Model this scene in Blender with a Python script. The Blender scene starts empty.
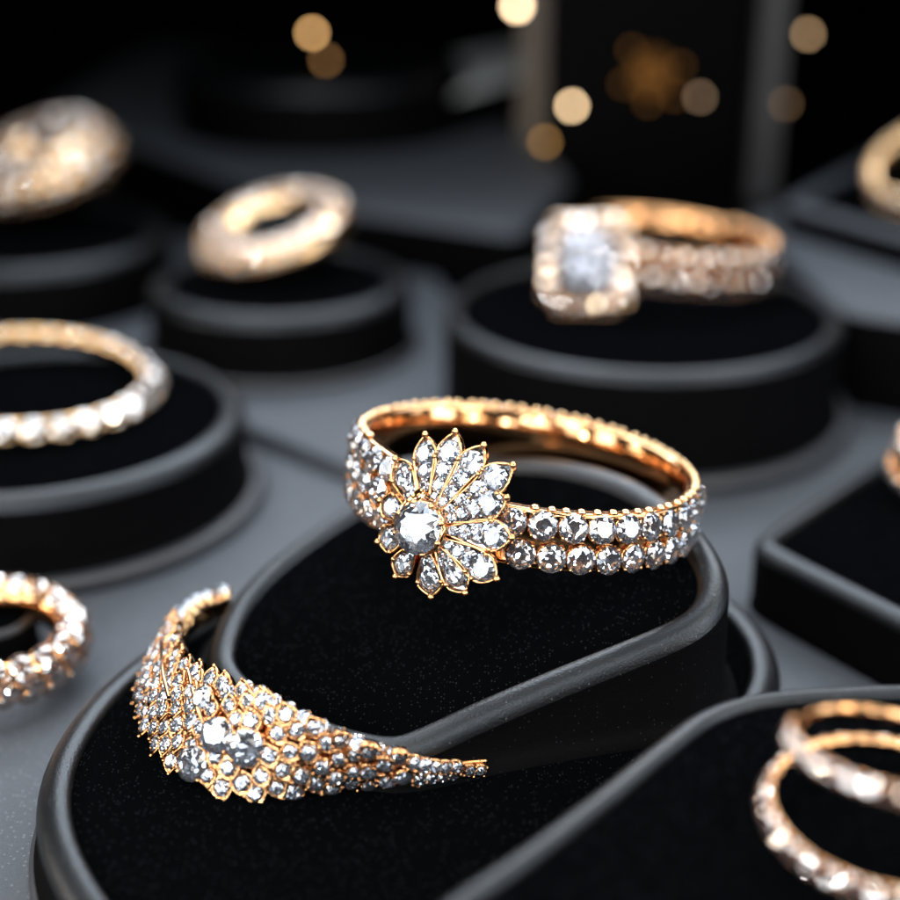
import bpy, bmesh, math, random
from mathutils import Vector, Matrix
random.seed(7)
scn = bpy.context.scene
COL = scn.collection
S = 0.001                      # everything below is written in millimetres
V = Vector
# ------------------------------------------------------------------ camera
PITCH = math.radians(22.5)
CAM = V((0, 0, 50)); FPX = 1569.0
RT = V((1, 0, 0)); FW = V((0, math.cos(PITCH), -math.sin(PITCH))); UP = V((0, math.sin(PITCH), math.cos(PITCH)))
cd = bpy.data.cameras.new('camera'); cam = bpy.data.objects.new('camera', cd); COL.objects.link(cam)
cam.location = CAM * S; cam.rotation_euler = (math.pi / 2 - PITCH, 0, 0)
cd.sensor_width = 36; cd.lens = 36 * FPX / 900; cd.clip_start = 0.002; cd.clip_end = 20
cd.dof.use_dof = True; cd.dof.focus_distance = 0.0808; cd.dof.aperture_fstop = 20
scn.camera = cam
# ------------------------------------------------------------------ world, lamps, exposure
w = bpy.data.worlds.new('World'); scn.world = w; w.use_nodes = True
w.node_tree.nodes['Background'].inputs[0].default_value = (0.55, 0.62, 0.8, 1)
w.node_tree.nodes['Background'].inputs[1].default_value = 0.006
scn.view_settings.view_transform = 'Standard'; scn.view_settings.look = 'None'
scn.view_settings.exposure = -0.18; scn.view_settings.gamma = 1.0
scn.cycles.max_bounces = 14; scn.cycles.transmission_bounces = 12; scn.cycles.glossy_bounces = 6
scn.cycles.diffuse_bounces = 2; scn.cycles.caustics_refractive = False; scn.cycles.caustics_reflective = False
scn.cycles.sample_clamp_indirect = 8; scn.cycles.use_denoising = True; scn.cycles.blur_glossy = 0.05

def lamp(name, loc, tgt, sx, sy, radiance, col, spread=180):
    l = bpy.data.lights.new(name, 'AREA'); l.shape = 'RECTANGLE' if sx != sy else 'DISK'
    l.size = sx * S; l.size_y = sy * S
    a = sx * sy * S * S * (1 if sx != sy else math.pi / 4)
    l.energy = radiance * math.pi * a; l.color = col; l.spread = math.radians(spread)
    o = bpy.data.objects.new(name, l); COL.objects.link(o)
    o.location = V(loc) * S
    o.rotation_euler = (V(tgt) - V(loc)).to_track_quat('-Z', 'Y').to_euler()
lamp('overhead_softbox', (-30, 118, 112), (0, 92, 0), 100, 60, 3.6, (0.80, 0.89, 1.0), 150)
lamp('rear_softbox', (10, 175, 80), (0, 90, 0), 150, 34, 4.0, (0.82, 0.90, 1.0), 90)  # added light that greys the rim crests
_rs = random.Random(5)
def dome(el, az, sx, sy, rad, col, d_=150, name='gem_fill_panel'):
    el, az = math.radians(el), math.radians(az)
    lamp(name, (d_ * math.cos(el) * math.cos(az), 75 + d_ * math.cos(el) * math.sin(az), d_ * math.sin(el)), (0, 78, 5), sx, sy, rad, col, 100)
for el, n in ((12, 13), (27, 12), (42, 10), (57, 7), (73, 4)):       # unseen panels added to brighten the gems, dark gaps between them
    for k in range(n):
        az = 360 * k / n + el * 3.1
        if (math.sin(math.radians(az)) > .35) and el < 30: continue      # nothing low behind the stands
        if _rs.random() < .12: continue
        fr = 1.6 if (math.sin(math.radians(az)) < .1 and el < 60) else 1.0; big = 1.45 if fr > 1 else 1.0
        dome(el + _rs.uniform(-2, 2), az, big * _rs.uniform(22, 34), big * _rs.uniform(14, 22), fr * _rs.uniform(1.4, 3.8), (0.88, 0.94, 1.0) if _rs.random() < .75 else (1.0, 0.88, 0.74))
for i in range(26):                       # and small unseen spots added for gem sparkle
    el = _rs.uniform(20, 80); az = 222.5 * i
    if i >= 16: el = _rs.uniform(8, 34); az = -90 + (i - 20.5) * 13
    dome(el, az, 7, 7, _rs.choice((24, 40, 60)), _rs.choice(((0.90, 0.95, 1.0), (0.93, 0.96, 1.0), (1.0, 0.80, 0.55))), 143, 'gem_sparkle_spot')
# ------------------------------------------------------------------ pixel to place
def ray(px, py): return FW + RT * ((px - 450) / FPX) + UP * ((450 - py) / FPX)
def at_depth(px, py, d): return CAM + ray(px, py) * d
def on_plane(px, py, P, n):
    r = ray(px, py); return CAM + r * ((P - CAM).dot(n) / r.dot(n))
def pix(px, py, z): return on_plane(px, py, V((0, 0, z)), V((0, 0, 1)))
# ------------------------------------------------------------------ materials
def mat(name, base, rough, metal=0.0, **kw):
    m = bpy.data.materials.new(name); m.use_nodes = True
    b = m.node_tree.nodes['Principled BSDF']
    b.inputs['Base Color'].default_value = (*base, 1); b.inputs['Roughness'].default_value = rough
    b.inputs['Metallic'].default_value = metal
    for k, v in kw.items(): b.inputs[k.replace('_', ' ')].default_value = v
    return m, m.node_tree, b
def noise_bump(nt, b, scale, strength, dist, detail=2):
    tc = nt.nodes.new('ShaderNodeTexCoord'); n = nt.nodes.new('ShaderNodeTexNoise')
    n.inputs['Scale'].default_value = scale; n.inputs['Detail'].default_value = detail
    bp = nt.nodes.new('ShaderNodeBump'); bp.inputs['Strength'].default_value = strength; bp.inputs['Distance'].default_value = dist
    nt.links.new(tc.outputs['Object'], n.inputs['Vector']); nt.links.new(n.outputs['Fac'], bp.inputs['Height'])
    nt.links.new(bp.outputs['Normal'], b.inputs['Normal'])
    return tc, n
def specks(nt, b, tc, base, speck, scale, cut):
    vo = nt.nodes.new('ShaderNodeTexVoronoi'); vo.inputs['Scale'].default_value = scale
    r = nt.nodes.new('ShaderNodeValToRGB'); r.color_ramp.elements[0].position = cut; r.color_ramp.elements[1].position = cut + 0.05
    r.color_ramp.elements[0].color = (1, 1, 1, 1); r.color_ramp.elements[1].color = (0, 0, 0, 1)
    # only some cells carry a speck
    r2 = nt.nodes.new('ShaderNodeMath'); r2.operation = 'GREATER_THAN'; r2.inputs[1].default_value = 0.75
    mu = nt.nodes.new('ShaderNodeMath'); mu.operation = 'MULTIPLY'
    mx = nt.nodes.new('ShaderNodeMix'); mx.data_type = 'RGBA'
    mx.inputs[6].default_value = (*base, 1); mx.inputs[7].default_value = (*speck, 1)
    nt.links.new(tc.outputs['Object'], vo.inputs['Vector']); nt.links.new(vo.outputs['Distance'], r.inputs['Fac'])
    sp = nt.nodes.new('ShaderNodeSeparateColor'); nt.links.new(vo.outputs['Color'], sp.inputs[0])
    nt.links.new(sp.outputs[0], r2.inputs[0]); nt.links.new(r.outputs['Color'], mu.inputs[0]); nt.links.new(r2.outputs[0], mu.inputs[1])
    nt.links.new(mu.outputs[0], mx.inputs[0]); nt.links.new(mx.outputs[2], b.inputs['Base Color'])
M = {}
m, nt, b = mat('velvet_black', (0.0007, 0.0008, 0.001), 0.95, Specular_IOR_Level=0.0)
b.inputs['Sheen Weight'].default_value = 0.0015; b.inputs['Sheen Roughness'].default_value = 0.4; b.inputs['Sheen Tint'].default_value = (0.5, 0.7, 1, 1)
tc, n = noise_bump(nt, b, 9000, 0.9, 0.00012); specks(nt, b, tc, (0.0007, 0.0008, 0.001), (0.007, 0.008, 0.0095), 6500, 0.25); M['velvet'] = m
m, nt, b = mat('black_leatherette', (0.002, 0.0022, 0.0026), 0.36, Specular_IOR_Level=0.28, Specular_Tint=(0.82, 0.91, 1, 1))
tc, n = noise_bump(nt, b, 7500, 0.75, 0.000036); specks(nt, b, tc, (0.002, 0.0022, 0.0026), (0.035, 0.035, 0.04), 4200, 0.18); M['leather'] = m
m, nt, b = mat('grey_leatherette', (0.016, 0.0175, 0.021), 0.4, Specular_IOR_Level=0.4); noise_bump(nt, b, 7000, 1.0, 0.00003); M['flange'] = m
m, nt, b = mat('grey_microfibre', (0.035, 0.0405, 0.049), 0.6, Specular_IOR_Level=0.25)
tc, n = noise_bump(nt, b, 8000, 0.8, 0.00008); specks(nt, b, tc, (0.035, 0.0405, 0.049), (0.085, 0.094, 0.11), 4800, 0.3); M['table'] = m
m, nt, b = mat('gem_mirror', (0.70, 0.72, 0.75), 0.1, 1.0); M['gem_backing'] = m  # mirror backing added under the stones to brighten them
m, nt, b = mat('shaded_side_black', (0.0007, 0.0007, 0.0009), 0.7, Specular_IOR_Level=0.03)
tc, n = noise_bump(nt, b, 6000, 0.6, 0.00004); specks(nt, b, tc, (0.0007, 0.0007, 0.0009), (0.008, 0.008, 0.01), 4200, 0.16); M['shaded_side'] = m  # rim material's unlit sides: the shade is put into a blacker colour
m, nt, b = mat('dimmed_table', (0.003, 0.003, 0.0033), 0.6, Specular_IOR_Level=0.1); noise_bump(nt, b, 800, 0.1, 0.0001); M['counter'] = m  # far table blackened in place of light falling off
m, nt, b = mat('dark_panel', (0.0008, 0.0008, 0.0008), 0.5, Specular_IOR_Level=0.03); noise_bump(nt, b, 900, 0.1, 0.0001); M['panel'] = m
m, nt, b = mat('rose_gold', (0.52, 0.275, 0.125), 0.11, 1.0); noise_bump(nt, b, 2600, 0.12, 0.00004); M['gold'] = m
m, nt, b = mat('pale_gold', (0.62, 0.41, 0.22), 0.16, 1.0); noise_bump(nt, b, 2600, 0.12, 0.00004); M['pale_gold'] = m
m, nt, b = mat('grey_post', (0.042, 0.042, 0.045), 0.5); noise_bump(nt, b, 1200, 0.1, 0.0001); M['post'] = m
m = bpy.data.materials.new('diamond'); m.use_nodes = True; nt = m.node_tree; nt.nodes.remove(nt.nodes['Principled BSDF'])
out = nt.nodes['Material Output']; g = nt.nodes.new('ShaderNodeBsdfGlass'); g.inputs['IOR'].default_value = 2.417
g.inputs['Roughness'].default_value = 0.0; g.inputs['Color'].default_value = (0.97, 0.985, 1, 1)
gl = nt.nodes.new('ShaderNodeBsdfGlossy'); gl.inputs['Roughness'].default_value = 0.02; gl.inputs['Color'].default_value = (0.52, 0.56, 0.64, 1)
# fine secondary facets: every Voronoi cell leans its own way
tcd = nt.nodes.new('ShaderNodeTexCoord'); vd = nt.nodes.new('ShaderNodeTexVoronoi'); vd.inputs['Scale'].default_value = 7500
nt.links.new(tcd.outputs['Object'], vd.inputs['Vector'])
sb = nt.nodes.new('ShaderNodeVectorMath'); sb.operation = 'SUBTRACT'; sb.inputs[1].default_value = (.5, .5, .5); nt.links.new(vd.outputs['Color'], sb.inputs[0])
scv = nt.nodes.new('ShaderNodeVectorMath'); scv.operation = 'SCALE'; scv.inputs['Scale'].default_value = 0.9; nt.links.new(sb.outputs[0], scv.inputs[0])
gm = nt.nodes.new('ShaderNodeNewGeometry'); ad = nt.nodes.new('ShaderNodeVectorMath'); ad.operation = 'ADD'
nt.links.new(gm.outputs['Normal'], ad.inputs[0]); nt.links.new(scv.outputs[0], ad.inputs[1])
nm = nt.nodes.new('ShaderNodeVectorMath'); nm.operation = 'NORMALIZE'; nt.links.new(ad.outputs[0], nm.inputs[0]); nt.links.new(nm.outputs[0], gl.inputs['Normal'])
mxs = nt.nodes.new('ShaderNodeMixShader'); mxs.inputs[0].default_value = 0.42
nt.links.new(g.outputs[0], mxs.inputs[1]); nt.links.new(gl.outputs[0], mxs.inputs[2]); 
df = nt.nodes.new('ShaderNodeBsdfDiffuse'); df.inputs['Color'].default_value = (0.8, 0.87, 1, 1); mx2 = nt.nodes.new('ShaderNodeMixShader'); mx2.inputs[0].default_value = 0.02
nt.links.new(mxs.outputs[0], mx2.inputs[1]); nt.links.new(df.outputs[0], mx2.inputs[2]); nt.links.new(mx2.outputs[0], out.inputs['Surface']); M['diamond'] = m
m = M['diamond'].copy(); m.name = 'diamond_plain'; M['plain'] = m        # far stones: main facets only
for l in list(m.node_tree.links):
    if l.to_socket.name == 'Normal': m.node_tree.links.remove(l)
for n_ in m.node_tree.nodes:
    if n_.type == 'BSDF_GLOSSY': n_.inputs['Color'].default_value = (.90, .85, .81, 1)
    if n_.type == 'BSDF_GLASS': n_.inputs['Color'].default_value = (1, .975, .95, 1)
    if n_.type == 'MIX_SHADER' and abs(n_.inputs[0].default_value - .42) < .01: n_.inputs[0].default_value = .25
m, nt, b = mat('bronze_post', (0.07, 0.05, 0.032), 0.5); noise_bump(nt, b, 1200, 0.1, 0.0001); M['bronze'] = m
m, nt, b = mat('pale_felt', (0.42, 0.44, 0.44), 0.8, Specular_IOR_Level=0.1); noise_bump(nt, b, 3000, 0.2, 0.0001); M['pale'] = m
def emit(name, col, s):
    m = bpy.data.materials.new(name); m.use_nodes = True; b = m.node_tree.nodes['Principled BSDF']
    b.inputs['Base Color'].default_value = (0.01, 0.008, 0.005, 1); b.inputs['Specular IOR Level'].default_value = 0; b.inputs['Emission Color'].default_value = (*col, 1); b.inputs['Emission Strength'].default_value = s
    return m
# ------------------------------------------------------------------ object helpers
def link(name, me, parent=None, mtx=None):
    o = bpy.data.objects.new(name, me); COL.objects.link(o)
    if parent: o.parent = parent
    if mtx is not None: o.matrix_basis = mtx
    return o
def meshof(name, verts, faces, m, smooth=True):
    me = bpy.data.meshes.new(name); me.from_pydata([tuple(V(v) * S) for v in verts], [], faces); me.update()
    bm = bmesh.new(); bm.from_mesh(me); bmesh.ops.recalc_face_normals(bm, faces=bm.faces); bm.to_mesh(me); bm.free()
    me.materials.append(m)
    for p in me.polygons: p.use_smooth = smooth
    return me
def tag(o, label, cat, group=None):
    o['label'] = label; o['category'] = cat
    if group: o['group'] = group
    return o
def thing(name, label, cat, mtx=None, group=None):
    o = bpy.data.objects.new(name, None); COL.objects.link(o); o.empty_display_size = 0.003
    if mtx is not None: o.matrix_basis = mtx
    return tag(o, label, cat, group)
def frame_m(origin, X, Y, Z, sc=1.0):
    m = Matrix.Identity(4)
    for i in range(3):
        m[i][0] = X[i] * sc; m[i][1] = Y[i] * sc; m[i][2] = Z[i] * sc; m[i][3] = origin[i] * S
    return m
class MB:
    def __init__(s): s.v = []; s.f = []
    def add(s, vs, fs):
        k = len(s.v); s.v += [V(v) for v in vs]; s.f += [tuple(i + k for i in f) for f in fs]
    def grid(s, rows, close_u=False, close_v=False):
        n = len(rows[0]); k = len(s.v)
        for r in rows: s.v += [V(v) for v in r]
        R = len(rows)
        for i in range(R if close_u else R - 1):
            for j in range(n if close_v else n - 1):
                a = k + i * n + j; b_ = k + i * n + (j + 1) % n; c = k + ((i + 1) % R) * n + (j + 1) % n; d = k + ((i + 1) % R) * n + j
                s.f.append((a, b_, c, d))
    def tube(s, pts, r, n=8, closed=False):
        rows = []
        N = len(pts)
        for i, p in enumerate(pts):
            a = pts[(i - 1) % N] if (closed or i > 0) else p; c = pts[(i + 1) % N] if (closed or i < N - 1) else p
            t = (V(c) - V(a)).normalized(); u = t.cross(V((0, 0, 1)))
            if u.length < 1e-3: u = t.cross(V((1, 0, 0)))
            u.normalize(); w_ = t.cross(u)
            rr = r(i / (N - 1)) if callable(r) else r
            rows.append([V(p) + (u * math.cos(q) + w_ * math.sin(q)) * rr for q in [2 * math.pi * k / n for k in range(n)]])
        s.grid(rows, closed, True)
    def ball(s, c, r, seg=8, ring=5, sc=(1, 1, 1)):
        vs = [V(c) + V((0, 0, r * sc[2]))]; fs = []
        for i in range(1, ring):
            ph = math.pi * i / ring
            for j in range(seg):
                th = 2 * math.pi * j / seg
                vs.append(V(c) + V((r * sc[0] * math.sin(ph) * math.cos(th), r * sc[1] * math.sin(ph) * math.sin(th), r * sc[2] * math.cos(ph))))
        vs.append(V(c) - V((0, 0, r * sc[2]))); L = len(vs) - 1
        for j in range(seg):
            fs.append((0, 1 + j, 1 + (j + 1) % seg)); fs.append((L, L - seg + (j + 1) % seg, L - seg + j))
        for i in range(ring - 2):
            for j in range(seg):
                a = 1 + i * seg + j; b_ = 1 + i * seg + (j + 1) % seg
                fs.append((a, a + seg, b_ + seg, b_))
        s.add(vs, fs)
    def mesh(s, name, m, smooth=True): return meshof(name, s.v, s.f, m, smooth)
# ------------------------------------------------------------------ gems and settings (unit diameter 1 mm)
def brilliant(name, fx=None):
    vs = []; fs = []; pi = math.pi
    def P(r, a, z):
        x, y = r * math.cos(a), r * math.sin(a)
        if fx: x, y = fx(x, y)
        vs.append((x, y, z)); return len(vs) - 1
    T = [P(.28, k * pi / 4, .16) for k in range(8)]
    Mi = [P(.40, (k + .5) * pi / 4, .0947) for k in range(8)]
    G = [P(.5, k * pi / 8, .012) for k in range(16)]
    H = [P(.5, k * pi / 8, -.012) for k in range(16)]
    Q = [P(.13, (k + .5) * pi / 4, -.327) for k in range(8)]
    c = P(0, 0, -.43)
    fs.append(tuple(T))
    for k in range(8):
        a, b_ = 2 * k, (2 * k + 1) % 16; c2 = (2 * k + 2) % 16
        fs += [(T[k], Mi[k], T[(k + 1) % 8]), (T[k], Mi[k - 1], G[a], Mi[k]), (Mi[k], G[a], G[b_]), (Mi[k], G[b_], G[c2]),
               (Q[k], H[b_], H[a]), (Q[k], H[c2], H[b_]), (c, Q[k], H[a], Q[k - 1])]
    for k in range(16): fs.append((G[k], H[k], H[(k + 1) % 16], G[(k + 1) % 16]))
    return meshof(name, vs, fs, M['diamond'], False)
ROUND = brilliant('round_brilliant')
ROUNDP = ROUND.copy(); ROUNDP.name = 'round_brilliant_plain'; ROUNDP.materials[0] = M['plain']
PEAR = brilliant('pear_brilliant', lambda x, y: (x * (1 - 0.9 * max(0, -y)) * .88, y * (1.05 if y > 0 else 1.5)))
MARQ = brilliant('marquise_brilliant', lambda x, y: (x * (1 - 1.1 * y * y), y * 1.4))
def step_cut(name, a, b_, cc):
    def loop(s_, z):
        A, B, C_ = a * s_, b_ * s_, cc * s_
        return [(A, -B + C_, z), (A, B - C_, z), (A - C_, B, z), (-A + C_, B, z), (-A, B - C_, z), (-A, -B + C_, z), (-A + C_, -B, z), (A - C_, -B, z)]
    L = [loop(.6, .9), loop(.8, .62), loop(1, .1), loop(1, 0), loop(.72, -.8), loop(.4, -1.35), loop(.08, -1.6)]
    vs = [p for l in L for p in l]; fs = [tuple(range(8)), tuple(range(48, 56))]
    for i in range(6):
        for j in range(8): fs.append((i * 8 + j, i * 8 + (j + 1) % 8, (i + 1) * 8 + (j + 1) % 8, (i + 1) * 8 + j))
    return meshof(name, vs, fs, M['diamond'], False)
def circ(r, z, n=16, fx=None):
    o = []
    for k in range(n):
        x, y = r * math.cos(2 * math.pi * k / n), r * math.sin(2 * math.pi * k / n)
        if fx: x, y = fx(x, y)
        o.append(V((x, y, z)))
    return o
def backing_grid(b, fx=None, q=1.0):
    """faceted backing added inside the stone to throw light back"""
    rg = random.Random(11)
    def rr(r, z, amp, n=16):
        o = []
        for k in range(n):
            x, y = q * r * math.cos(2 * math.pi * k / n), q * r * math.sin(2 * math.pi * k / n)
            if fx: x, y = fx(x, y)
            o.append(V((x, y, q * z + (amp if k % 2 else -amp) + rg.uniform(-.02, .02))))
        return o
    b.grid([rr(.485, -.035, 0), rr(.37, -.15, .06), rr(.22, -.17, -.06), rr(.10, -.21, .04), rr(.01, -.19, 0)], False, True)  # mirror-like facets added within the stone to return light
def collet(name, m, fx=None, prongs=4, off=.785):
    b = MB(); b.grid([circ(.485, -.02, fx=fx), circ(.53, -.03, fx=fx), circ(.55, -.12, fx=fx), circ(.50, -.45, fx=fx), circ(.2, -.55, fx=fx), circ(.02, -.53, fx=fx)], False, True)
    n0 = len(b.f); backing_grid(b, fx); n1 = len(b.f)
    for k in range(prongs):
        a = off + 2 * math.pi * k / prongs; x, y = .53 * math.cos(a), .53 * math.sin(a)
        if fx: x, y = fx(x, y)
        b.ball((x * .97, y * .97, .02), .075, 8, 5, (1, 1, .9))
    me = b.mesh(name, m); me.materials.append(M['gem_backing'])
    for k in range(n0, n1): me.polygons[k].material_index = 1; me.polygons[k].use_smooth = False
    return me
def kite_collet(name, m):
    """round cup inside a raised lozenge frame with beads at its points"""
    b = MB()
    def loz(s_, z):
        o = []
        for k in range(16):
            a = 2 * math.pi * k / 16; c, s2 = abs(math.cos(a)), abs(math.sin(a))
            r = 1.0 / (c / .66 + s2 / .82); r = .55 * r + .45 * .6
            o.append(V((r * s_ * math.cos(a), r * s_ * math.sin(a), z)))
        return o
    b.grid([circ(.385, -.02), circ(.42, -.03), loz(.80, .0), loz(.93, .03), loz(1.02, -.02), loz(1.04, -.14), loz(.85, -.5), loz(.2, -.55)], False, True)
    n0 = len(b.f); backing_grid(b, None, .79); n1 = len(b.f)
    for (x, y) in ((.56, 0), (-.56, 0)): b.ball((x, y, .0), .11)
    for (x, y) in ((0, .66), (0, -.66)): b.ball((x, y, .0), .10)
    for a in (.8, 2.34, 3.94, 5.5): b.ball((.41 * math.cos(a), .41 * math.sin(a), .04), .07)
    me = b.mesh(name, m); me.materials.append(M['gem_backing'])
    for k in range(n0, n1): me.polygons[k].material_index = 1; me.polygons[k].use_smooth = False
    return me
SET4 = collet('claw_setting', M['gold']); SETP = collet('claw_setting_pale', M['pale_gold']); SET8 = collet('eight_claw_setting', M['gold'], None, 8, 0.2)
SETG = collet('warm_claw_setting', M['pale_gold'])
for p in SETG.polygons: p.material_index = 0
SETR = collet('rose_claw_setting', M['gold'])
for p in SETR.polygons: p.material_index = 0
KITE = kite_collet('lozenge_setting', M['gold'])
PEARF = lambda x, y: (x * (1 - 0.9 * max(0, -y)) * .88, y * (1.05 if y > 0 else 1.5))
SETPEAR = collet('pear_setting', M['gold'], PEARF, 3, 1.5708)
def stone(parent, O, X, Y, Z, dia, setting=SET4, gem=ROUND, spin=None, name='stone_setting'):
    """a setting (part) holding one diamond (sub-part); O in mm, local to parent"""
    X = V(X).normalized(); Z = V(Z).normalized(); Y = Z.cross(X).normalized(); X = Y.cross(Z)
    s = link(name, setting, parent, frame_m(O, X, Y, Z, dia))
    a = random.uniform(0, 6.28) if spin is None else spin
    j = Matrix.Rotation(random.uniform(-.07, .07), 4, 'X') @ Matrix.Rotation(random.uniform(-.07, .07), 4, 'Y')
    link('diamond', gem, s, Matrix.Translation((0, 0, .00005)) @ j @ Matrix.Scale(.83 if setting is KITE else 1.04, 4) @ Matrix.Rotation(a, 4, 'Z'))
    return s
# ------------------------------------------------------------------ displays
def smooth_closed(pts, n=96):
    N = len(pts); out = []
    for i in range(N):
        p0, p1, p2, p3 = (V(pts[(i + k - 1) % N]) for k in range(4))
        m_ = max(2, n // N)
        for k in range(m_):
            t = k / m_
            out.append(.5 * ((2 * p1) + (-p0 + p2) * t + (2 * p0 - 5 * p1 + 4 * p2 - p3) * t * t + (-p0 + 3 * p1 - 3 * p2 + p3) * t ** 3))
    for _ in range(3): out = [(out[i - 1] + out[i] * 2 + out[(i + 1) % len(out)]) / 4 for i in range(len(out))]
    return out
def offset(loop, d):
    """2D inward offset (loop counter-clockwise)"""
    o = []; N = len(loop)
    for i in range(N):
        t = (loop[(i + 2) % N] - loop[i - 2]); t = V((t.x, t.y, 0)).normalized(); nn = V((-t.y, t.x, 0))
        o.append(V((loop[i].x, loop[i].y, 0)) + nn * d)
    return o
def ccw(loop):
    a = sum(loop[i - 1].x * loop[i].y - loop[i].x * loop[i - 1].y for i in range(len(loop)))
    return loop if a > 0 else loop[::-1]
def circle(cx, cy, r, n=96, ry=None, e=2.0, rot=0):
    o = []
    for k in range(n):
        a = 2 * math.pi * k / n; c, s_ = math.cos(a), math.sin(a)
        q = (abs(c) ** e + abs(s_) ** e) ** (-1 / e)
        x, y = r * q * c, (ry or r) * q * s_
        o.append(V((cx + x * math.cos(rot) - y * math.sin(rot), cy + x * math.sin(rot) + y * math.cos(rot), 0)))
    return o
def display(name, label, cat, loop, top, z0=0.0, rim=1.1, flange=0.9, fh=1.1, group=None, lip=0.9, rim_mat='leather'):
    """velvet-topped display block: base plate, body with a rounded rim, velvet pad.  top(x,y)->z of the rim crest"""
    loop = ccw(loop); cx = sum(p.x for p in loop) / len(loop); cy = sum(p.y for p in loop) / len(loop)
    root = thing(name, label, cat, Matrix.Translation(V((cx, cy, z0)) * S), group)
    c0 = V((cx, cy, z0)); rows = []
    def row(d, zf, blend):
        r = offset(loop, d)
        return [V((p.x, p.y, (z0 + zf) if blend == 0 else top(p.x, p.y) + zf)) - c0 for p in r]
    zb = fh if flange > 0 else 0.0
    rows.append(row(0.5, zb - .3, 0)); rows.append(row(-0.35 if flange > 0 else 0, zb - (.02 if flange > 0 else 0), 0)); rows.append(row(-.12, zb + .25, 0)); rows.append(row(0, zb + .6, 0))
    rows.append(row(0, -rim * 1.0, 1))
    for k in range(1, 9):
        a = math.pi / 2 * k / 8
        rows.append(row(rim * (1 - math.cos(a)), -rim * (1 - math.sin(a)), 1))
    rows.append(row(rim + lip * .5, -.05, 1)); rows.append(row(rim + lip * .85, -.22, 1)); rows.append(row(rim + lip, -.55, 1))
    b = MB(); b.grid(rows[:6], False, True); link('side_wall', b.mesh('side_wall', M['shaded_side']), root)
    b = MB(); b.grid(rows[5:], False, True); link('rim', b.mesh('rim', M[rim_mat]), root)
    v = MB(); vr = []
    mx = min((p - V((cx, cy, 0))).length for p in offset(loop, rim + lip - .05))
    base = offset(loop, rim + lip - .08)
    for k in range(14):
        s_ = 1 - k / 14 if k else 1
        h = -.34 + .28 * (1 - s_ ** 4)
        if k == 0: h = -.5
        rr = []
        for p in base:
            x, y = cx + (p.x - cx) * s_, cy + (p.y - cy) * s_
            rr.append(V((x, y, top(x, y) + h)) - c0)
        vr.append(rr)
    v.grid(vr, False, True); k = len(v.v); v.v.append(V((cx, cy, top(cx, cy) - .06)) - c0); n = len(base)
    for j in range(n): v.f.append((k - n + j, k - n + (j + 1) % n, k))
    link('velvet_pad', v.mesh('velvet_pad', M['velvet']), root)
    if flange > 0:
        f = MB(); fr = []
        for (d, z) in ((0.4, 0), (-flange, 0), (-flange - .15, fh * .25), (-flange - .12, fh * .65), (-flange + .15, fh * .95), (-flange + .45, fh), (0.4, fh - .03)):
            fr.append([V((p.x, p.y, z0 + z)) - c0 for p in offset(loop, d)])
        f.grid(fr, False, True); link('base_plate', f.mesh('base_plate', M['flange']), root)
    return root
flat = lambda z: (lambda x, y: z)

# ------------------------------------------------------------------ setting
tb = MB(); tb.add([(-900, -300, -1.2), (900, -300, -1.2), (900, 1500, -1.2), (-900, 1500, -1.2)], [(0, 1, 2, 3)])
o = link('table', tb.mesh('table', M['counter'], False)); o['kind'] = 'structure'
bw = MB(); bw.add([(-1500, 1400, -10), (1500, 1400, -10), (1500, 1400, 1500), (-1500, 1400, 1500)], [(0, 1, 2, 3)])
bw.add([(-1500, 1400, 1500), (1500, 1400, 1500), (1500, 1420, 1500), (-1500, 1420, 1500), (-1500, 1420, -10), (1500, 1420, -10), (-1500, 1400, -10), (1500, 1400, -10)], [(0, 1, 2, 3), (3, 2, 5, 4), (4, 5, 7, 6)])
o = link('wall', bw.mesh('wall', M['panel'], False)); o['kind'] = 'structure'
def tray(label, pts, h, z0=0.0, rnd=1.2, mt='table', side='shaded_side', name='display_tray', cat='tray', group='raised grey display trays'):
    """raised slab with rounded edges"""
    loop = ccw([V((p[0], p[1], 0)) for p in pts])
    # subdivide the straight sides and round the corners
    q = []
    for i in range(len(loop)):
        a, b_ = loop[i], loop[(i + 1) % len(loop)]
        for k in range(24): q.append(a.lerp(b_, k / 24))
    for _ in range(6): q = [(q[i - 1] + q[i] * 2 + q[(i + 1) % len(q)]) / 4 for i in range(len(q))]
    cx = sum(p.x for p in q) / len(q); cy = sum(p.y for p in q) / len(q); c0 = V((cx, cy, z0))
    rows = [[V((p.x, p.y, z0 + .01)) - c0 for p in q], [V((p.x, p.y, z0 + h - rnd)) - c0 for p in q]]
    for k in range(1, 7):
        a = math.pi / 2 * k / 6; rows.append([V((p.x, p.y, z0 + h - rnd * (1 - math.sin(a)))) - c0 for p in offset(q, rnd * (1 - math.cos(a)))])
    root = thing(name, label, cat, Matrix.Translation(c0 * S), group)
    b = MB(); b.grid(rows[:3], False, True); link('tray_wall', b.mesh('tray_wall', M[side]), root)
    b = MB(); b.grid(rows[2:], False, True); n = len(q); b.f.append(tuple(range(len(b.v) - n, len(b.v))))
    link('tray_surface', b.mesh('tray_surface', M[mt]), root); return root
P_ = lambda x, y, z: tuple(pix(x, y, z)[:2])
tray('broad flat grey mat lying under all the near stands', [(-170, -60), (190, -60), (230, 190), P_(430, 236, 0), P_(150, 285, 0), (-170, 150)], 1.19, z0=-1.19, rnd=.5, side='table', name='display_mat', cat='mat', group=None)
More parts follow.
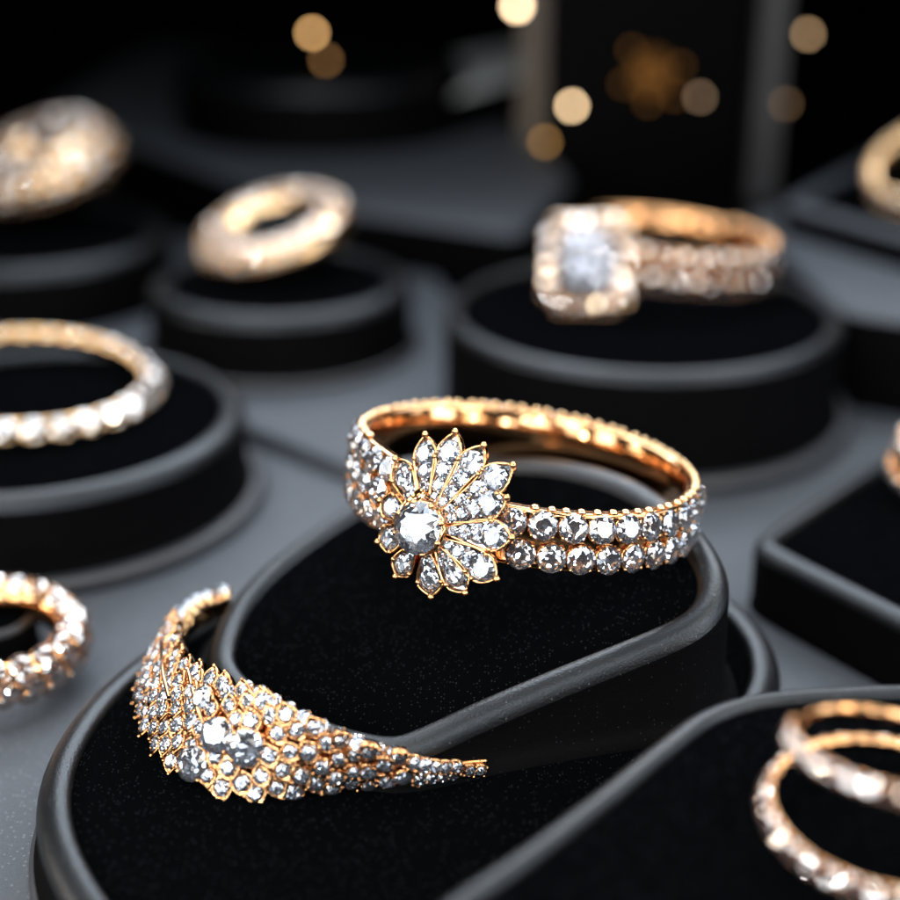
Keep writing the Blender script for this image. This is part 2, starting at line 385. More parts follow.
# tray in the middle distance, its near edge runs from behind the left display to behind the flower ring
tray('grey tray in the middle distance under the round stand of the domed ring', [P_(170, 395, 1.6), P_(420, 492, 1.6), P_(470, 330, 1.6), P_(415, 235, 1.6), P_(130, 235, 1.6), P_(60, 330, 1.6)], 1.6, rnd=.6, side='table')
# tray at the right with its front wall blackened for shade
tray('grey tray at the right edge carrying the square stand with the pale gold ring', [P_(838, 308, 9), P_(1050, 340, 9), P_(1150, 200, 9), P_(800, 195, 9), P_(745, 215, 9)], 9, rnd=.9)
tray('long grey tray far back under the farthest round stand', [P_(40, 108, 8), P_(300, 200, 8), P_(520, 232, 8), P_(575, 175, 8), P_(440, 60, 8), P_(150, 40, 8)], 8, rnd=1.2)
tray('short light grey tray far back in the gap beside the dark cabinet', [P_(428, 100, 14), P_(530, 72, 14), P_(525, 40, 14), P_(420, 62, 14)], 6, z0=8, rnd=1, mt='pale', name='display_tray')
# ------------------------------------------------------------------ displays
# lower display of the pair in focus
ZL = 4.5
low = [(-20.9, 71), (-19.3, 77.5), (-15, 84.5), (-7, 90.5), (3, 93.5), (12, 92), (17.6, 87), (19.2, 80), (17.2, 73), (11, 65.5), (4, 58), (-2, 51), (-8, 49.5), (-14, 53), (-18.3, 59), (-20.6, 65)]
display('ring_display_pad', 'large rounded black velvet pad in the foreground holding the leaf ring and the sloped block', 'display pad',
        smooth_closed([V((x, y, 0)) for x, y in low]), flat(ZL), rim=1.2, flange=0.5, fh=1.0, lip=.6)
# sloped block on it
def wtop(x, y): return 6.3 + .21 * (x + 2.8) + .178 * (y - 67.4)
WP = V((-2.8, 67.4, 6.3)); WN = V((-.21, -.178, 1)).normalized()
wpx = [(204, 668), (210, 632), (228, 597), (262, 560), (305, 527), (350, 498), (400, 474), (460, 456), (520, 450), (580, 456), (640, 474), (690, 508), (720, 544), (731, 576), (722, 606), (694, 630),
       (642, 653), (567, 683), (483, 719), (430, 744), (385, 757), (330, 747), (280, 727), (232, 702)]
wl = smooth_closed([on_plane(x, y, WP, WN) for x, y in wpx], 140)
wl = [V((p.x, p.y, 0)) for p in wl]
def block():
    loop = ccw(wl); cx = sum(p.x for p in loop) / len(loop); cy = sum(p.y for p in loop) / len(loop); c0 = V((cx, cy, ZL))
    root = thing('sloped_ring_block', 'sloped oval black velvet block under the flower ring', 'display block', Matrix.Translation(c0 * S))
    rows = []; rim = 1.0
    zb = ZL - .35
    for d, z in ((-.9, 0), (-.8, .35), (-.45, .7), (-.1, 1.2)): rows.append([V((p.x, p.y, min(zb + z, wtop(p.x, p.y) - .9))) - c0 for p in offset(loop, d)])
    for k in range(0, 9):
        a = math.pi / 2 * k / 8
        rows.append([V((p.x, p.y, wtop(p.x, p.y) - rim * (1 - math.sin(a)))) - c0 for p in offset(loop, rim * (1 - math.cos(a)))])
    for d, z in ((.35, -.04), (.6, -.2), (.75, -.5)): rows.append([V((p.x, p.y, wtop(p.x, p.y) + z)) - c0 for p in offset(loop, rim + d)])
    b = MB(); b.grid(rows[:6], False, True); link('side_wall', b.mesh('side_wall', M['shaded_side']), root)
    b = MB(); b.grid(rows[5:], False, True); link('rim', b.mesh('rim', M['leather']), root)
    v = MB(); vr = []; base = offset(loop, rim + .68)
    for k in range(16):
        s_ = 1 - k / 16
        h = -.45 if k == 0 else -.26 + .2 * (1 - s_ ** 4)
        vr.append([V((cx + (p.x - cx) * s_, cy + (p.y - cy) * s_, wtop(cx + (p.x - cx) * s_, cy + (p.y - cy) * s_) + h)) - c0 for p in base])
    v.grid(vr, False, True); k = len(v.v); v.v.append(V((cx, cy, wtop(cx, cy) - .06)) - c0); n = len(base)
    for j in range(n): v.f.append((k - n + j, k - n + (j + 1) % n, k))
    link('velvet_pad', v.mesh('velvet_pad', M['velvet']), root)
block()
# round stand, back right
zt = 9.6
c = pix(642, 308, zt); display('round_ring_stand', 'round black velvet stand carrying the square halo ring', 'ring stand', circle(c.x, c.y, 17.0), flat(zt), rim=1.0, flange=1.4, fh=1.3, lip=.5)
# round stand, left
zt = 7.0
c = pix(30, 413, zt); display('round_ring_stand', 'round black velvet stand at the left edge under the thin eternity ring', 'ring stand', circle(c.x, c.y, 16.2), flat(zt), rim=1.2, flange=1.3, fh=1.2, lip=.6)
# round stand, centre back, on the tray
zt = 8.2
c = pix(280, 278, zt); display('round_ring_stand', 'small round black velvet stand under the domed gold ring', 'ring stand', circle(c.x, c.y, 12.4), flat(zt), z0=1.6, rim=1.3, flange=.6, fh=.8, lip=.9)
# round stand, far left
zt = 8.4
c = pix(30, 232, zt); display('round_ring_stand', 'round black velvet stand far left under the broad pavé ring', 'ring stand', circle(c.x, c.y, 14.5), flat(zt), rim=1.4, flange=0, lip=.9)
# farthest round stand
zt = 17
c = pix(322, 60, zt); display('round_ring_stand', 'farthest round black stand, blurred, on the long grey tray', 'ring stand', circle(c.x, c.y, 20), flat(zt), z0=8, rim=2.2, flange=0, lip=1)
# square stand right, sharp corner towards the middle
zt = 5.0
sq = [P_(742, 540, zt), P_(1040, 690, zt), P_(1250, 520, zt), P_(905, 436, zt)]
def rsq(pts, n=30, it=10):
    loop = ccw([V((p[0], p[1], 0)) for p in pts]); q = []
    for i in range(len(loop)):
        a, b_ = loop[i], loop[(i + 1) % len(loop)]
        for k in range(n): q.append(a.lerp(b_, k / n))
    for _ in range(it): q = [(q[i - 1] + q[i] * 2 + q[(i + 1) % len(q)]) / 4 for i in range(len(q))]
    return q
display('square_ring_stand', 'low square black velvet stand at the right edge with a rounded corner', 'ring stand', rsq(sq), flat(zt), rim=1.0, flange=0, lip=.5)
# square stand, top right, on the right tray
zt = 12.2
sq = [P_(778, 200, zt), P_(1000, 262, zt), P_(1150, 160, zt), P_(905, 132, zt)]
display('square_ring_stand', 'square grey stand top right on the tray under the pale gold ring', 'ring stand', rsq(sq, 30, 5), flat(zt), z0=9, rim=.9, flange=0, lip=1.4, rim_mat='table')
# big stand, bottom right
zt = 11.0
br = [(425, 905), (520, 838), (600, 778), (650, 738), (700, 703), (760, 686), (840, 680), (930, 678), (1050, 690), (1250, 760), (1400, 950), (1200, 1250), (800, 1300), (500, 1100), (405, 960)]
display('ring_display_pad', 'black velvet pad nearest the camera at bottom right under the two crossed rings', 'display pad',
        smooth_closed([V((*pix(x, y, zt)[:2], 0)) for x, y in br], 150), flat(zt), rim=.9, flange=0, lip=.4)

# ------------------------------------------------------------------ rings
def ring_axes(px, py, depth, deg, ratio):
    """ring centre seen at (px,py): long axis of its ellipse turned deg clockwise, minor/major = ratio"""
    C = at_depth(px, py, depth); v = ray(px, py).normalized(); A = math.radians(deg)
    X = RT * math.cos(A) - UP * math.sin(A); X = (X - v * X.dot(v)).normalized()
    U = X.cross(v); U = -U if U.dot(UP) < 0 else U
    N = U * math.sqrt(1 - ratio * ratio) - v * ratio
    return C, X, N.cross(X), N
def band(parent, prof, R, m, th0=0, th1=2 * math.pi, n=96, scallop=0, name='band'):
    """prof(t,theta)->list of (radial offset, axial) closed section"""
    rows = []; closed = abs(th1 - th0) > 6.28
    for i in range(n if closed else n + 1):
        th = th0 + (th1 - th0) * i / n
        rows.append([V(((R + r) * math.cos(th), (R + r) * math.sin(th), a)) for r, a in prof(th)])
    b = MB(); b.grid(rows, closed, True); return link(name, b.mesh(name, m), parent)
def on_ring(parent, R, th, a, dia, tilt=0, **kw):
    rd = V((math.cos(th), math.sin(th), 0)); tg = V((-math.sin(th), math.cos(th), 0)); up = V((0, 0, 1))
    nz = rd * math.cos(tilt) + up * math.sin(tilt)
    return stone(parent, rd * R + up * a, tg, up, nz, dia, **kw)
def proj(p):
    d = p - CAM; z = d.dot(FW); return 450 + FPX * d.dot(RT) / z, 450 - FPX * d.dot(UP) / z, z

# --- 1: the flower ring
C1, X1, Y1, N1 = ring_axes(524, 480, 90, 9.5, .30)
R1 = 9.75
r1 = thing('flower_ring', 'rose gold ring with a diamond flower head, upright on the sloped block', 'ring', frame_m(C1, X1, Y1, N1))
def hw1(th):      # half height of the band; wider at the left shoulder
    d = (math.degrees(th) + 360) % 360
    return 1.72 + .7 * math.exp(-((d - 208) / 30) ** 2)
def prof1(th):
    h = hw1(th) - .12; sc = 0
    return [(-.62, -h + .12), (-.66, 0), (-.62, h - .12), (-.52, h), (-.1 , h + sc), (.12, h - .05 + sc), (.05, h - .3), (0, 0), (.05, -h + .3), (.12, -h + .05), (-.1, -h), (-.52, -h)]
band(r1, prof1, R1, M['gold'], n=276)
D = math.radians
for row, a0 in ((0, .86), (1, -.86)):
    n = 0
    dth = 1.6 / 9.95
    th = D(-91.5) + (dth * .45 if row else 0)
    while th < D(85):
        on_ring(r1, R1 + .22, th, a0, 1.5 - (.0 if th < 0.1 else .1), tilt=.34 if row == 0 else .16); th += dth
for row, a0 in ((0, 1.6), (1, 0.1), (2, -1.4)):
    th = D(-136) - (.07 if row == 1 else 0)
    while th > D(-262):
        k = min(1, hw1(th) / 2.3)
        on_ring(r1, R1 + .2, th, a0 * k, 1.42 * k, tilt=.15 + .25 * (1 - row)); th -= 1.5 * k / 9.9
# bright edge beads along the upper rim of the band
eb = MB()
for i in range(72):
    if 208 < i * 5 < 272: continue          # the flower head covers these
    th = 2 * math.pi * (i + random.uniform(-.12, .12)) / 72; h = hw1(th) - .04 + random.uniform(-.02, .02)
    eb.ball(((R1 - .14) * math.cos(th), (R1 - .14) * math.sin(th), h), .27, 10, 6, (1, 1, .6))
link('edge_beading', eb.mesh('edge_beading', M['pale_gold']), r1)
# gallery under the flower and the flower itself
M1 = Matrix(((X1.x, Y1.x, N1.x), (X1.y, Y1.y, N1.y), (X1.z, Y1.z, N1.z)))
thf = D(-124)
Pf = C1 + M1 @ V((math.cos(thf) * (R1 + 1.5), math.sin(thf) * (R1 + 1.5), -.6))
nf = (M1 @ V((math.cos(D(-117)), math.sin(D(-117)), 0.22))).normalized()
FC = on_plane(423, 528, Pf, nf)
YF = (UP - nf * UP.dot(nf)).normalized(); XF = YF.cross(nf)
toL = lambda p: V(((p - C1).dot(X1), (p - C1).dot(Y1), (p - C1).dot(N1)))
vL = lambda p: V((p.dot(X1), p.dot(Y1), p.dot(N1)))
tips = [(417, 433), (447, 430), (476, 444), (505, 464), (500, 497), (505, 538), (490, 580), (459, 594), (425, 598), (390, 577), (372, 542), (374, 500), (388, 458)]
pet_w = [1.35, 1.45, 1.5, 1.6, 1.55, 1.6, 1.6, 1.45, 1.5, 1.35, 1.5, 1.4, 1.4]
def petal_mesh(L, w_, r0):
    b = MB(); pts = []
    def hw(t): return (w_ / 2) * (.22 + .78 * math.sin(min(1, t / .74) * math.pi / 2) ** 1.3) if t < .74 else (w_ / 2) * max(0, 1 - ((t - .74) / .26) ** 1.5) ** .9
    ts = [i / 14 for i in range(15)]
    left = [V((-hw(t), r0 + (L - r0) * t, 0)) for t in ts]; right = [V((hw(t), r0 + (L - r0) * t, 0)) for t in ts]
    loop = right + left[::-1][1:]
    b.tube(loop, .08, 6, True)
    n0 = len(b.f)
    rows = [loop, [p + V((0, 0, -.5)) for p in loop], [V((p.x * .6, p.y * .96, -1.1)) for p in loop], [V((0, p.y * .9, -1.15)) for p in loop]]
    b.grid(rows, False, True)
    n0 = len(b.f); k = len(b.v); b.v += [V((p.x, p.y, -.22)) for p in loop]; b.v.append(V((0, (L + r0) / 2, -.25))); n = len(loop)
    for j in range(n): b.f.append((k + j, k + (j + 1) % n, k + n))
    n1 = len(b.f)
    b.ball((0, L + .02, .06), .2); b.ball((w_ * .46, r0 + (L - r0) * .68, .08), .14); b.ball((-w_ * .46, r0 + (L - r0) * .68, .08), .14)
    me = b.mesh('petal', M['gold']); me.materials.append(M['gem_backing'])
    for k in range(n0, n1): me.polygons[k].material_index = 1; me.polygons[k].use_smooth = False
    return me
for i, (tx, ty) in enumerate(tips):
    T = on_plane(tx, ty, FC, nf); d = T - FC; L = d.length; dd = d.normalized()
    cup = .16; yv = (dd * math.cos(cup) - nf * math.sin(cup) * (1 if L < 6 else 1)).normalized(); xv = yv.cross(nf).normalized(); zv = xv.cross(yv)
    r0 = 1.15; o_ = toL(FC) - vL(nf) * .1
    pm = petal_mesh(L, pet_w[i], r0)
    p = link('petal', pm, r1, frame_m(o_, vL(xv), vL(yv), vL(zv)))
    if L > 4.6: seq = ((.76, .84), (.50, .62), (.29, .46), (.12, .36))
    else: seq = ((.66, .80), (.30, .56))
    for q, (t, s_) in enumerate(seq):
        gm = ROUND
        dia = pet_w[i] * s_ * 1.1
        g_ = link('diamond', PEAR if (q == 0 and L < 4.6) else gm, p, Matrix.Translation(V((0, r0 + (L - r0) * t - (.1 if q == 0 else 0), .03)) * S) @ (Matrix.Rotation(math.pi if 0 else 0, 4, 'Z')) @ Matrix.Rotation(random.uniform(-.1, .1), 4, 'X') @ Matrix.Diagonal((dia, dia, dia, 1)))
rv = ray(423, 528).normalized(); rv = rv - nf * 2 * rv.dot(nf)     # where the table facet of the centre stone mirrors the room
lamp('gem_fill_panel', tuple(FC + rv * 140 + V((8, 0, 6))), tuple(FC), 24, 18, 0.9, (0.88, 0.94, 1.0), 110)  # unseen panel added for that facet to mirror
cs = stone(r1, toL(FC) + vL(nf) * .45, vL(XF), vL(YF), vL(nf), 2.65, setting=SET8, name='centre_setting')
gb = MB(); o_ = toL(FC); z_ = vL(nf)
gb.tube([o_ - z_ * .9, o_ - z_ * 1.5, toL(C1 + M1 @ V((math.cos(thf) * (R1 - .1), math.sin(thf) * (R1 - .1), 0)))], lambda t: 2.3 - .5 * t, 20)
link('gallery', gb.mesh('gallery', M['gold']), r1)

# --- 2: the leaf ring
lo = [(226, 607), (205, 614), (184, 628), (163, 650), (147, 676), (143, 705), (153, 742), (176, 772), (205, 789), (240, 797), (275, 800), (315, 795), (360, 790), (405, 787), (445, 780), (470, 774), (488, 770)]
hi = [(222, 590), (202, 596), (184, 606), (173, 622), (172, 644), (186, 662), (208, 670), (232, 675), (255, 683), (278, 695), (302, 709), (330, 722), (362, 737), (400, 747), (436, 755), (464, 759), (488, 761)]
hz = [1.2, 1.3, 1.5, 1.9, 2.5, 3.2, 3.8, 4.2, 4.3, 4.2, 3.9, 3.4, 2.8, 2.2, 1.5, 1.1, .7]
Z0 = ZL + .05
lo = [(x, y - (5 if y > 740 else 0)) for x, y in lo]; hi = [(x, y + (9 if 6 < i < 15 else 5 if i > 5 else 0)) for i, (x, y) in enumerate(hi)]
Lp = [pix(x, y, Z0) for x, y in lo]; Hp = [pix(x, y, Z0 + hz[i]) for i, (x, y) in enumerate(hi)]
def cr(P, u):
    u = max(0, min(len(P) - 1 - 1e-6, u)); i = int(u); t = u - i
    g_ = lambda k: P[max(0, min(len(P) - 1, k))]
    a, b_, c_, d_ = g_(i - 1), g_(i), g_(i + 1), g_(i + 2)
    return .5 * ((2 * b_) + (c_ - a) * t + (2 * a - 5 * b_ + 4 * c_ - d_) * t * t + (3 * b_ - a - 3 * c_ + d_) * t ** 3)
def surf(u, v, lift=0.0):
    """leaf ring outer surface, u along 0..16, v 0 low edge .. 1 top edge"""
    a, b_ = cr(Lp, u), cr(Hp, u); t = (cr(Lp, min(16, u + .2)) - cr(Lp, max(0, u - .2))).normalized()
    up = (b_ - a); n = t.cross(up).normalized()
    mid = a.lerp(b_, v)
    ctr = V((-2.8, 76, 0))
    if n.dot(V((mid.x - ctr.x, mid.y - ctr.y, 0))) < 0: n = -n
    bulge = up.length * .12 * math.sin(math.pi * (0.08 + .84 * v))
    return mid + n * (bulge + lift), t, up.normalized(), n
O2 = V((-6, 74, ZL))
r2 = thing('leaf_ring', 'open rose gold ring of diamond scales tapering to a point, round the sloped block', 'ring', Matrix.Translation(O2 * S))
rows = []; NU = 120
for i in range(NU + 1):
    u = 16 * i / NU; r_ = [surf(u, (.08 + .84 * k / 8) if u < 13 else (.3 + .4 * k / 8), (-.38 if u > 4 else -.5) if u < 13 else -.25)[0] for k in range(9)]
    va, vb = (.9, .1) if u < 13 else (.68, .32)
    dp = .75 if u < 13 else .45
    r_ += [surf(u, va, -dp)[0], surf(u, .5, -dp - .12)[0], surf(u, vb, -dp)[0]]
    rows.append([p - O2 for p in r_])
b = MB(); b.grid(rows, False, True); n = 12
b.f.append(tuple(range(n))); b.f.append(tuple(range(len(b.v) - n, len(b.v))))
link('band', b.mesh('band', M['gold']), r2)
# walk along the band, filling columns of lozenge settings; every other column is staggered
u = 2.6; col_ = 0; big = {(219, 735), (248, 749), (195, 764)}
bigs = []
for (bx, by, dd) in ((219, 735, 1.75), (248, 749, 1.85), (196, 765, 1.75), (206, 700, 1.3)):
    best = min(((abs(q[0] - bx) + abs(q[1] - by), uu, vv) for uu in [k * .1 for k in range(30, 160)] for vv in [k * .05 for k in range(21)] for q in [proj(surf(uu, vv)[0])]))
    P, t, up, nn = surf(best[1], best[2], .25); bigs.append((P, dd))
    stone(r2, P - O2, t, up, nn + V((.18, 0, -.08)), dd)
while u < 15.7:
    a, b_ = cr(Lp, u), cr(Hp, u); W = (b_ - a).length * 1.12
    sp = 1.24 if W > 2.6 else 1.02
    rowsn = max(1, int(round(W / (sp * 1.05))))
    if u > 13.2: rowsn = 2; sp = .9
    size = min(1.2, W / rowsn * .86) * (.92 if W > 2.6 else 1)
    for k in range(rowsn + (1 if col_ % 2 and rowsn > 1 else 0)):
        v = (k + .5) / rowsn - (.5 / rowsn if col_ % 2 and rowsn > 1 else 0)
        if v < .03: v = .03
        if v > .97: v = .97
        s_ = size * random.uniform(.86, 1.0)
        P, t, up, nn = surf(u, v, .08 + random.uniform(-.05, .16))
        if u > 13.2:
            if k > (1 if u < 15 else 0): continue
            P, t, up, nn = surf(u, (.25, .95)[k] if u < 15 else .6, .1); s_ = .82 - .08 * (u - 13.2); nn = nn + V((0, 0, .6))
        if any((P - Q).length < (dd + s_) * .35 for Q, dd in bigs): continue
        jit = V((random.uniform(-.12, .12), random.uniform(-.12, .12), random.uniform(0, .2)))
        ax = (t * math.cos(.5) + up * math.sin(.5)).normalized() if W > 1.5 else t
        stone(r2, P - O2, ax, up, nn + jit, s_, setting=KITE if random.random() < .95 else SET4)
    seg = (cr(Lp, u + .5) - cr(Lp, u - .5)).length + (cr(Hp, u + .5) - cr(Hp, u - .5)).length
    u += (sp * .66) / max(.2, seg / 2); col_ += 1
# ridged bars of the thin tail
tb_ = MB()
u = .05
while u < 3.8:
    q = [surf(u, k / 6, -.16)[0] - O2 for k in range(7)] + [surf(u, 1, -.65)[0] - O2, surf(u, .9, -1.0)[0] - O2, surf(u, .4, -1.0)[0] - O2, surf(u, 0, -.7)[0] - O2]
    tb_.tube(q, .2, 8, True)
    t_ = cr(Hp, u + .1) - cr(Hp, max(0, u - .1)); u += .9 / (t_.length / (.2 if u > .1 else .1 + u))
for v_, dd_, ph_ in ((1.0, 1.0, 0), (.4, 1.0, .4)):
    u = .1 + ph_
    while u < 4.2:
        P, t, up, nn = surf(u, v_, -.12); stone(r2, P - O2, t, up, V((nn.x, nn.y, 0)).normalized() * .5 + V((0, -.35, 1 if v_ > .9 else .2)), dd_)
        t_ = cr(Hp, u + .1) - cr(Hp, max(0, u - .1)); u += .86 / (t_.length / (.2 if u > .1 else .1 + u))
u = 7.6
while u < 13:         # stones along the crest of the tapering half
    P, t, up, nn = surf(u, 1.0, -.12); stone(r2, P - O2 + V((0, 0, .08)), t, up, V((nn.x, nn.y, 0)).normalized() * .5 + V((0, 0, 1)), .78 + .06 * math.sin(u * 7), setting=SET4)
    t_ = cr(Hp, u + .1) - cr(Hp, u - .1); u += .95 * (.8 if u > 13 else 1) / (t_.length / .2)
link('tail_bars', tb_.mesh('tail_bars', M['pale_gold']), r2)
# gold wires that part the scales of the leaf
wr = MB()
for (ua, va, ub, vb) in ((3.8, .95, 6.0, .55), (5.6, .95, 7.4, .55)):
    wr.tube([surf(ua + (ub - ua) * k / 12, va + (vb - va) * k / 12, .32)[0] - O2 for k in range(13)], .11, 6)
link('scale_wires', wr.mesh('scale_wires', M['gold']), r2)

# --- generic pavé ring
def pave_ring(label, px, py, depth, deg, ratio, R, h, rows_, dia, m='gold', st=None, th0=-180, th1=180, dome=.3, name='pave_ring', thick=.8, group=None, stagger=True, taper=None, tilt0=0.0):
    C, X, Y, N = ring_axes(px, py, depth, deg, ratio)
    root = thing(name, label, 'ring', frame_m(C, X, Y, N), group)
    def pf(th):
        hh = h * (taper(th) if taper else 1); d_ = dome * (taper(th) if taper else 1)
        o = [(-thick, -hh * .8), (-thick - .06, 0), (-thick, hh * .8), (-thick * .6, hh)]
        for k in range(7): a = 1 - 2 * (k + .5) / 7; o.append((d_ * (1 - a * a) - .15, hh * a))
        o.append((-thick * .6, -hh)); return o
    band(root, pf, R, M[m])
    for r_ in range(rows_):
        aa = 0 if rows_ == 1 else (1 - 2 * r_ / (rows_ - 1)) * (1 - .5 * dia / h * .8)
        th = D(th0) + (dia * .52 / R if (r_ % 2 and stagger) else 0)
        while th < D(th1) - dia * .3 / R:
            tp = taper(th) if taper else 1; d_ = dome * tp
            on_ring(root, R + d_ * (1 - aa * aa) + .08, th, aa * h * tp, dia * (.6 + .4 * tp), tilt=math.atan(2 * d_ * aa / h) if rows_ > 1 else tilt0, setting=st or SET4, gem=ROUNDP)
            th += dia * 1.04 * (.6 + .4 * tp) / (R + d_)
    return root, (C, X, Y, N)
# --- 3: square halo ring, back right
r3, (C3, X3, Y3, N3) = pave_ring('rose gold ring with a square halo head and emerald-cut stone on a round stand', 664, 248, 141, 7, .20, 9.75, 1.75, 2, 1.75, th0=-130, th1=60, dome=.1, name='halo_ring')
M3 = Matrix(((X3.x, Y3.x, N3.x), (X3.y, Y3.y, N3.y), (X3.z, Y3.z, N3.z)))
hc = at_depth(586, 265, 132.5)
nh = (-ray(586, 265).normalized() + V((-.34, 0, .05))).normalized()
A = math.radians(8); upv = (UP * math.cos(A) + RT * math.sin(A) * 0.4); yh = (upv - nh * upv.dot(nh)).normalized(); xh = yh.cross(nh)
t3 = lambda p: V(((p - C3).dot(X3), (p - C3).dot(Y3), (p - C3).dot(N3))); v3 = lambda p: V((p.dot(X3), p.dot(Y3), p.dot(N3)))
hm = frame_m(t3(hc), v3(xh), v3(yh), v3(nh), 1.05)
pl = MB(); 
def rsqr(a, b_, c_, z, n=6):
    o = []
    for sx, sy, a0 in ((1, 1, 0), (-1, 1, 90), (-1, -1, 180), (1, -1, 270)):
        for k in range(n): t = D(a0 + 90 * k / (n - 1)); o.append(V((sx * (a - c_) + c_ * math.cos(t), sy * (b_ - c_) + c_ * math.sin(t), z)))
    return o
pl.grid([rsqr(2.65, 2.85, .9, 0), rsqr(3.7, 4.0, 1.2, 0), rsqr(3.85, 4.15, 1.25, -.3), rsqr(3.6, 3.9, 1.2, -1.6), rsqr(1.8, 1.9, .8, -2.6), rsqr(1.5, 1.5, .7, -2.6), rsqr(2.65, 2.85, .9, 0)], False, True)
for sx in (-1, 1):
    for sy in (-1, 1): pl.ball((sx * 2.35, sy * 2.5, .5), .3)
head = link('halo_head', pl.mesh('halo_head', M['pale_gold']), r3, hm)
link('centre_stone', step_cut('emerald_cut', 2.55, 2.75, .75), head, Matrix.Translation((0, 0, .00025)))
per = rsqr(3.25, 3.5, 1.0, .15, 2)
pts = []
for i in range(len(per)):
    a, b_ = per[i], per[(i + 1) % len(per)]; k = max(1, round((b_ - a).length / 1.12))
    for j in range(k): pts.append(a.lerp(b_, j / k))
for p in pts: stone(head, p, (1, 0, 0), (0, 1, 0), V((p.x * .08, p.y * .08, 1)), 1.18, gem=ROUNDP)
nk = MB(); nk.tube([V((0, 0, -.3)), V((0, 0, -3.2))], 1.6, 14); link('head_base', nk.mesh('head_base', M['gold']), head)
# --- 4: thin eternity ring, left
pave_ring('thin eternity ring of single round diamonds at the left edge', 22, 378, 121, -1.5, .37, 9.9, .6, 1, 1.95, m='pale_gold', tilt0=1.05, st=SETP, dome=.05, thick=.5, name='eternity_ring', th0=-180, th1=178)
def bombe_ring(label, px, py, depth, deg, ratio, R, ra, ha, phis, dia, m='pale_gold', st=None, name='dome_ring', th0=-180, th1=180, swell=None, cap=96):
    """fat ring: elliptical section (radial ra, axial ha); rows of stones at the section angles phis"""
    C, X, Y, N = ring_axes(px, py, depth, deg, ratio); root = thing(name, label, 'ring', frame_m(C, X, Y, N))
    sw = swell or (lambda th: 1)
    band(root, lambda th: [(ra * sw(th) * math.cos(2 * math.pi * k / 20) , ha * sw(th) * math.sin(2 * math.pi * k / 20)) for k in range(20)], R, M[m])
    n = 0
    for r_, ph in enumerate(phis):
        f = D(ph); th = D(th0) + (dia * .5 / R if r_ % 2 else 0)
        while th < D(th1) - .3 * dia / R and n < cap:
            k = sw(th); rr = R + ra * k * math.cos(f)
            on_ring(root, rr + .02, th, ha * k * math.sin(f), dia * (.5 + .5 * k), tilt=math.atan2(math.sin(f) * ra, math.cos(f) * ha), setting=st or SETP, gem=ROUNDP); n += 1
            th += dia * 1.28 * (.5 + .5 * k) / rr
    return root
bombe_ring('small domed pale gold pavé ring, second from the left among the blurred rings', 277, 235, 150, -17, .37, 5.4, 2.35, 2.15, (105, 72, 42, 14, -14), 1.05, m='pale_gold', st=SETG, swell=lambda th: .97 + .16 * math.sin(th - .2))
C5, X5, Y5, N5 = ring_axes(277, 235, 150, -17, .37); T5 = C5 + N5 * 1.75  # black fill added below stands for the shaded inside of this ring
display('dark_plug', 'small black plug added for the shade in the slit of the domed pale gold ring', 'ring stand', circle(T5.x, T5.y, 2.75),
        lambda x, y: T5.z - ((x - T5.x) * N5.x + (y - T5.y) * N5.y) / N5.z, z0=8.1, rim=.3, flange=0, lip=.15)
bombe_ring('broad pavé ring at the far left back, leaning to the left', 40, 168, 166, -20, .36, 4.7, 3.6, 3.3, (118, 88, 58, 28, 0), 1.6, m='pale_gold', st=SETP, swell=lambda th: 1.0 + .12 * math.cos(th))
bombe_ring('thick many-stone pavé ring at the lower left edge beside the large pad', -8, 640, 95.5, -6, .56, 4.7, 1.05, 1.3, (104, 70, 34, -2, -36), 1.2, m='gold', st=SET4, name='pave_ring', th0=-150, th1=130)
c = pix(-8, 650, 0)
fl = display('dark_plug', 'small black velvet plug inside the thick pavé ring at the lower left', 'ring stand', circle(c.x, c.y, 3.0), flat(2.6), rim=.4, flange=0, lip=.2)
# --- 8/9: crossed rings, bottom right
pave_ring('lower of the two crossed diamond rings at bottom right', 890, 814, 63.5, 14, .60, 4.95, .34, 1, .84, m='gold', tilt0=.5, st=SETR, dome=.05, name='eternity_ring', thick=.3)
pave_ring('upper thin ring resting across the other at bottom right', 896, 752, 61, 14, .36, 4.1, .28, 1, .66, m='gold', tilt0=.45, st=SETR, dome=.03, name='eternity_ring', thick=.25, th0=-185, th1=75)
# --- 10: right edge ; 11: top right
pave_ring('diamond ring cut off by the right edge, standing on the low square stand', 938, 462, 109, 20, .55, 2.9, 1.6, 2, 1.1, m='gold', dome=.3, name='pave_ring')
pave_ring('pale gold pavé ring cut off at the top right edge', 925, 168, 152, -25, .62, 5.0, 1.5, 2, 1.5, m='pale_gold', st=SETG, dome=.5, name='pave_ring')
# ------------------------------------------------------------------ background
def box(name, label, cat, c, sx, sy, sz, m, rot=0, parent=None):
    b = MB(); x, y, z = sx / 2, sy / 2, sz; bv = .8
    rows = []
    for (i, zz) in ((0, 0), (0, z - bv), (bv, z)):
        rows.append([V((-x + i, -y + i, zz)), V((x - i, -y + i, zz)), V((x - i, y - i, zz)), V((-x + i, y - i, zz))])
    b.grid(rows, False, True); b.f.append((8, 9, 10, 11)); b.f.append((0, 1, 2, 3))
    o = link(name, b.mesh(name, m, False), parent, Matrix.Translation(V(c) * S) @ Matrix.Rotation(rot, 4, 'Z'))
    return o if parent else tag(o, label, cat)
cc = pix(650, 206, 0)
case = thing('display_cabinet', 'tall dark cabinet with a grey corner post at the back', 'cabinet', Matrix.Translation(V((cc.x, cc.y, 0)) * S))
box('cabinet_body', '', '', (-1.2, 18, .02), 26.5, 30, 120, M['panel'], 0, case)
box('corner_post', '', '', (15, 3, .02), 2.8, 5, 124, M['post'], 0, case)
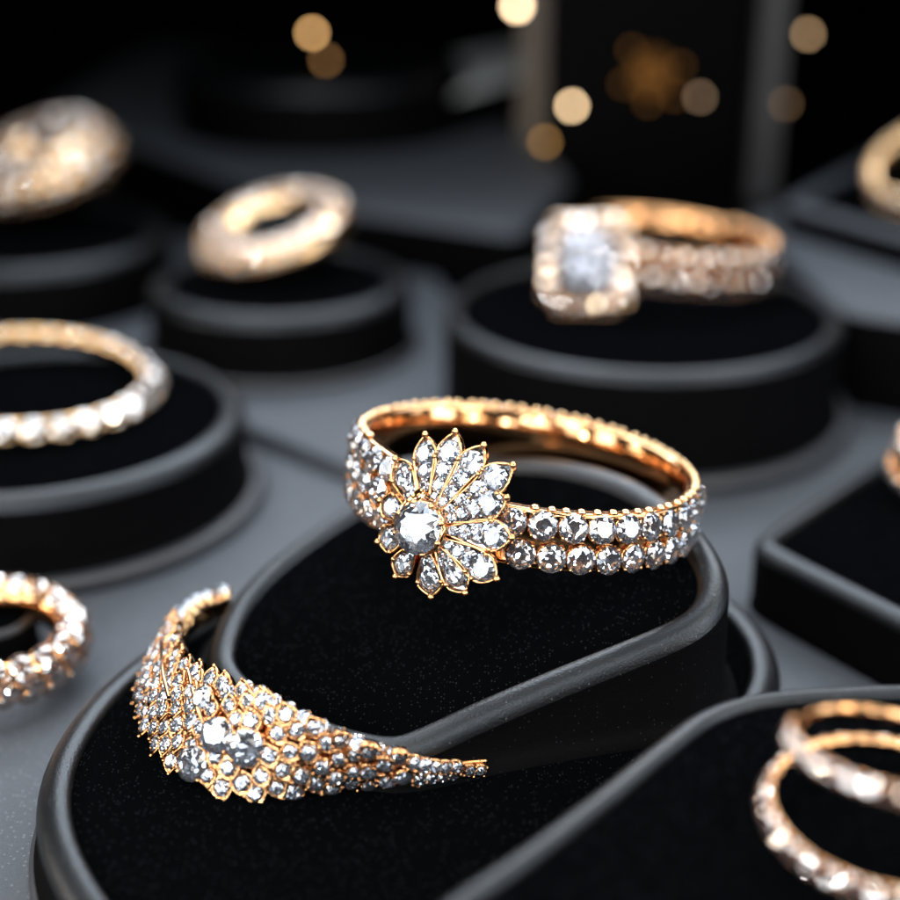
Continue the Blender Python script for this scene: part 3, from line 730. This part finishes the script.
box('back_post', '', '', (-15.8, 5, .02), 3.0, 4, 122, M['bronze'], 0, case)
def glow_ball(px, py, depth, r, col, s, label):  # glowing balls, for lamps and also in place of gold glints
    m = emit('warm_glow', col, s); b = MB(); b.ball((0, 0, 0), r, 16, 10)
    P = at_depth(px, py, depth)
    t = thing('small_glow', label, 'lamp', Matrix.Translation(P * S), 'small warm lamps in the background')
    link('glow_ball', b.mesh('glow_ball', m), t)
    h = MB(); h.tube([V((0, r * .4, 0)), V((0, r * 2.2, 0))], r * 1.05, 12); link('glow_back', h.mesh('glow_back', M['panel']), t)
glow_ball(572, 106, 205, .42, (1, .70, .40), 26, 'brightest small round lamp, in the background above the halo ring')
glow_ball(312, 33, 205, .42, (1, .56, .22), 16, 'warm glowing ball put for the gold glint above the farthest round stand')  # gold jewellery glint put in as a glowing ball
glow_ball(326, 60, 208, .42, (1, .5, .18), 3.2, 'dim amber glowing ball put for the tail of the gold glint at the back')  # tail of the same glint, also a glowing ball
glow_ball(517, 6, 205, .6, (1, .72, .45), 24, 'cream lamp cut by the top edge, left of the dark cabinet')
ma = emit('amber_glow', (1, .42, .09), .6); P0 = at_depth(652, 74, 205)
lc = thing('glint_cluster', 'soft amber cluster of glowing balls put for the golden reflection high on the dark cabinet', 'lamp', Matrix.Translation(P0 * S))  # golden reflection in the case, put in as glowing balls
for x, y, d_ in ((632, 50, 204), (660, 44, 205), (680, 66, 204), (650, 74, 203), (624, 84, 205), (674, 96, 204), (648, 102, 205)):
    b = MB(); b.ball((0, 0, 0), .42, 14, 8); link('glow_ball', b.mesh('glow_ball', ma), lc, Matrix.Translation((at_depth(x, y, d_) - P0) * S))
b = MB(); b.ball((0, 0, 0), 1, 20, 12, (3.2, .6, 3.6)); link('glint_haze', b.mesh('glint_haze', emit('amber_haze', (1, .40, .08), .13)), lc, Matrix.Translation((0, .0009, 0)))  # flattened glowing ball added as the reflection's soft haze
b = MB(); b.tube([V((-3.2, 1.2, -3.8)), V((-1, 1.2, 0)), V((3, 1.2, 3.4))], .12, 6); link('wire', b.mesh('wire', M['post']), lc)
glow_ball(545, 142, 205, .42, (1, .52, .15), 4.5, 'amber lamp low at the left post of the dark cabinet')
glow_ball(700, 97, 206, .42, (1, .66, .40), 3.0, 'faint lamp between the amber cluster and the grey corner post')
glow_ball(808, 34, 205, .42, (1, .64, .34), 7.0, 'tan round lamp high up, to the right of the grey corner post')
glow_ball(786, 104, 206, .42, (1, .60, .30), 1.6, 'faintest lamp just right of the grey corner post')
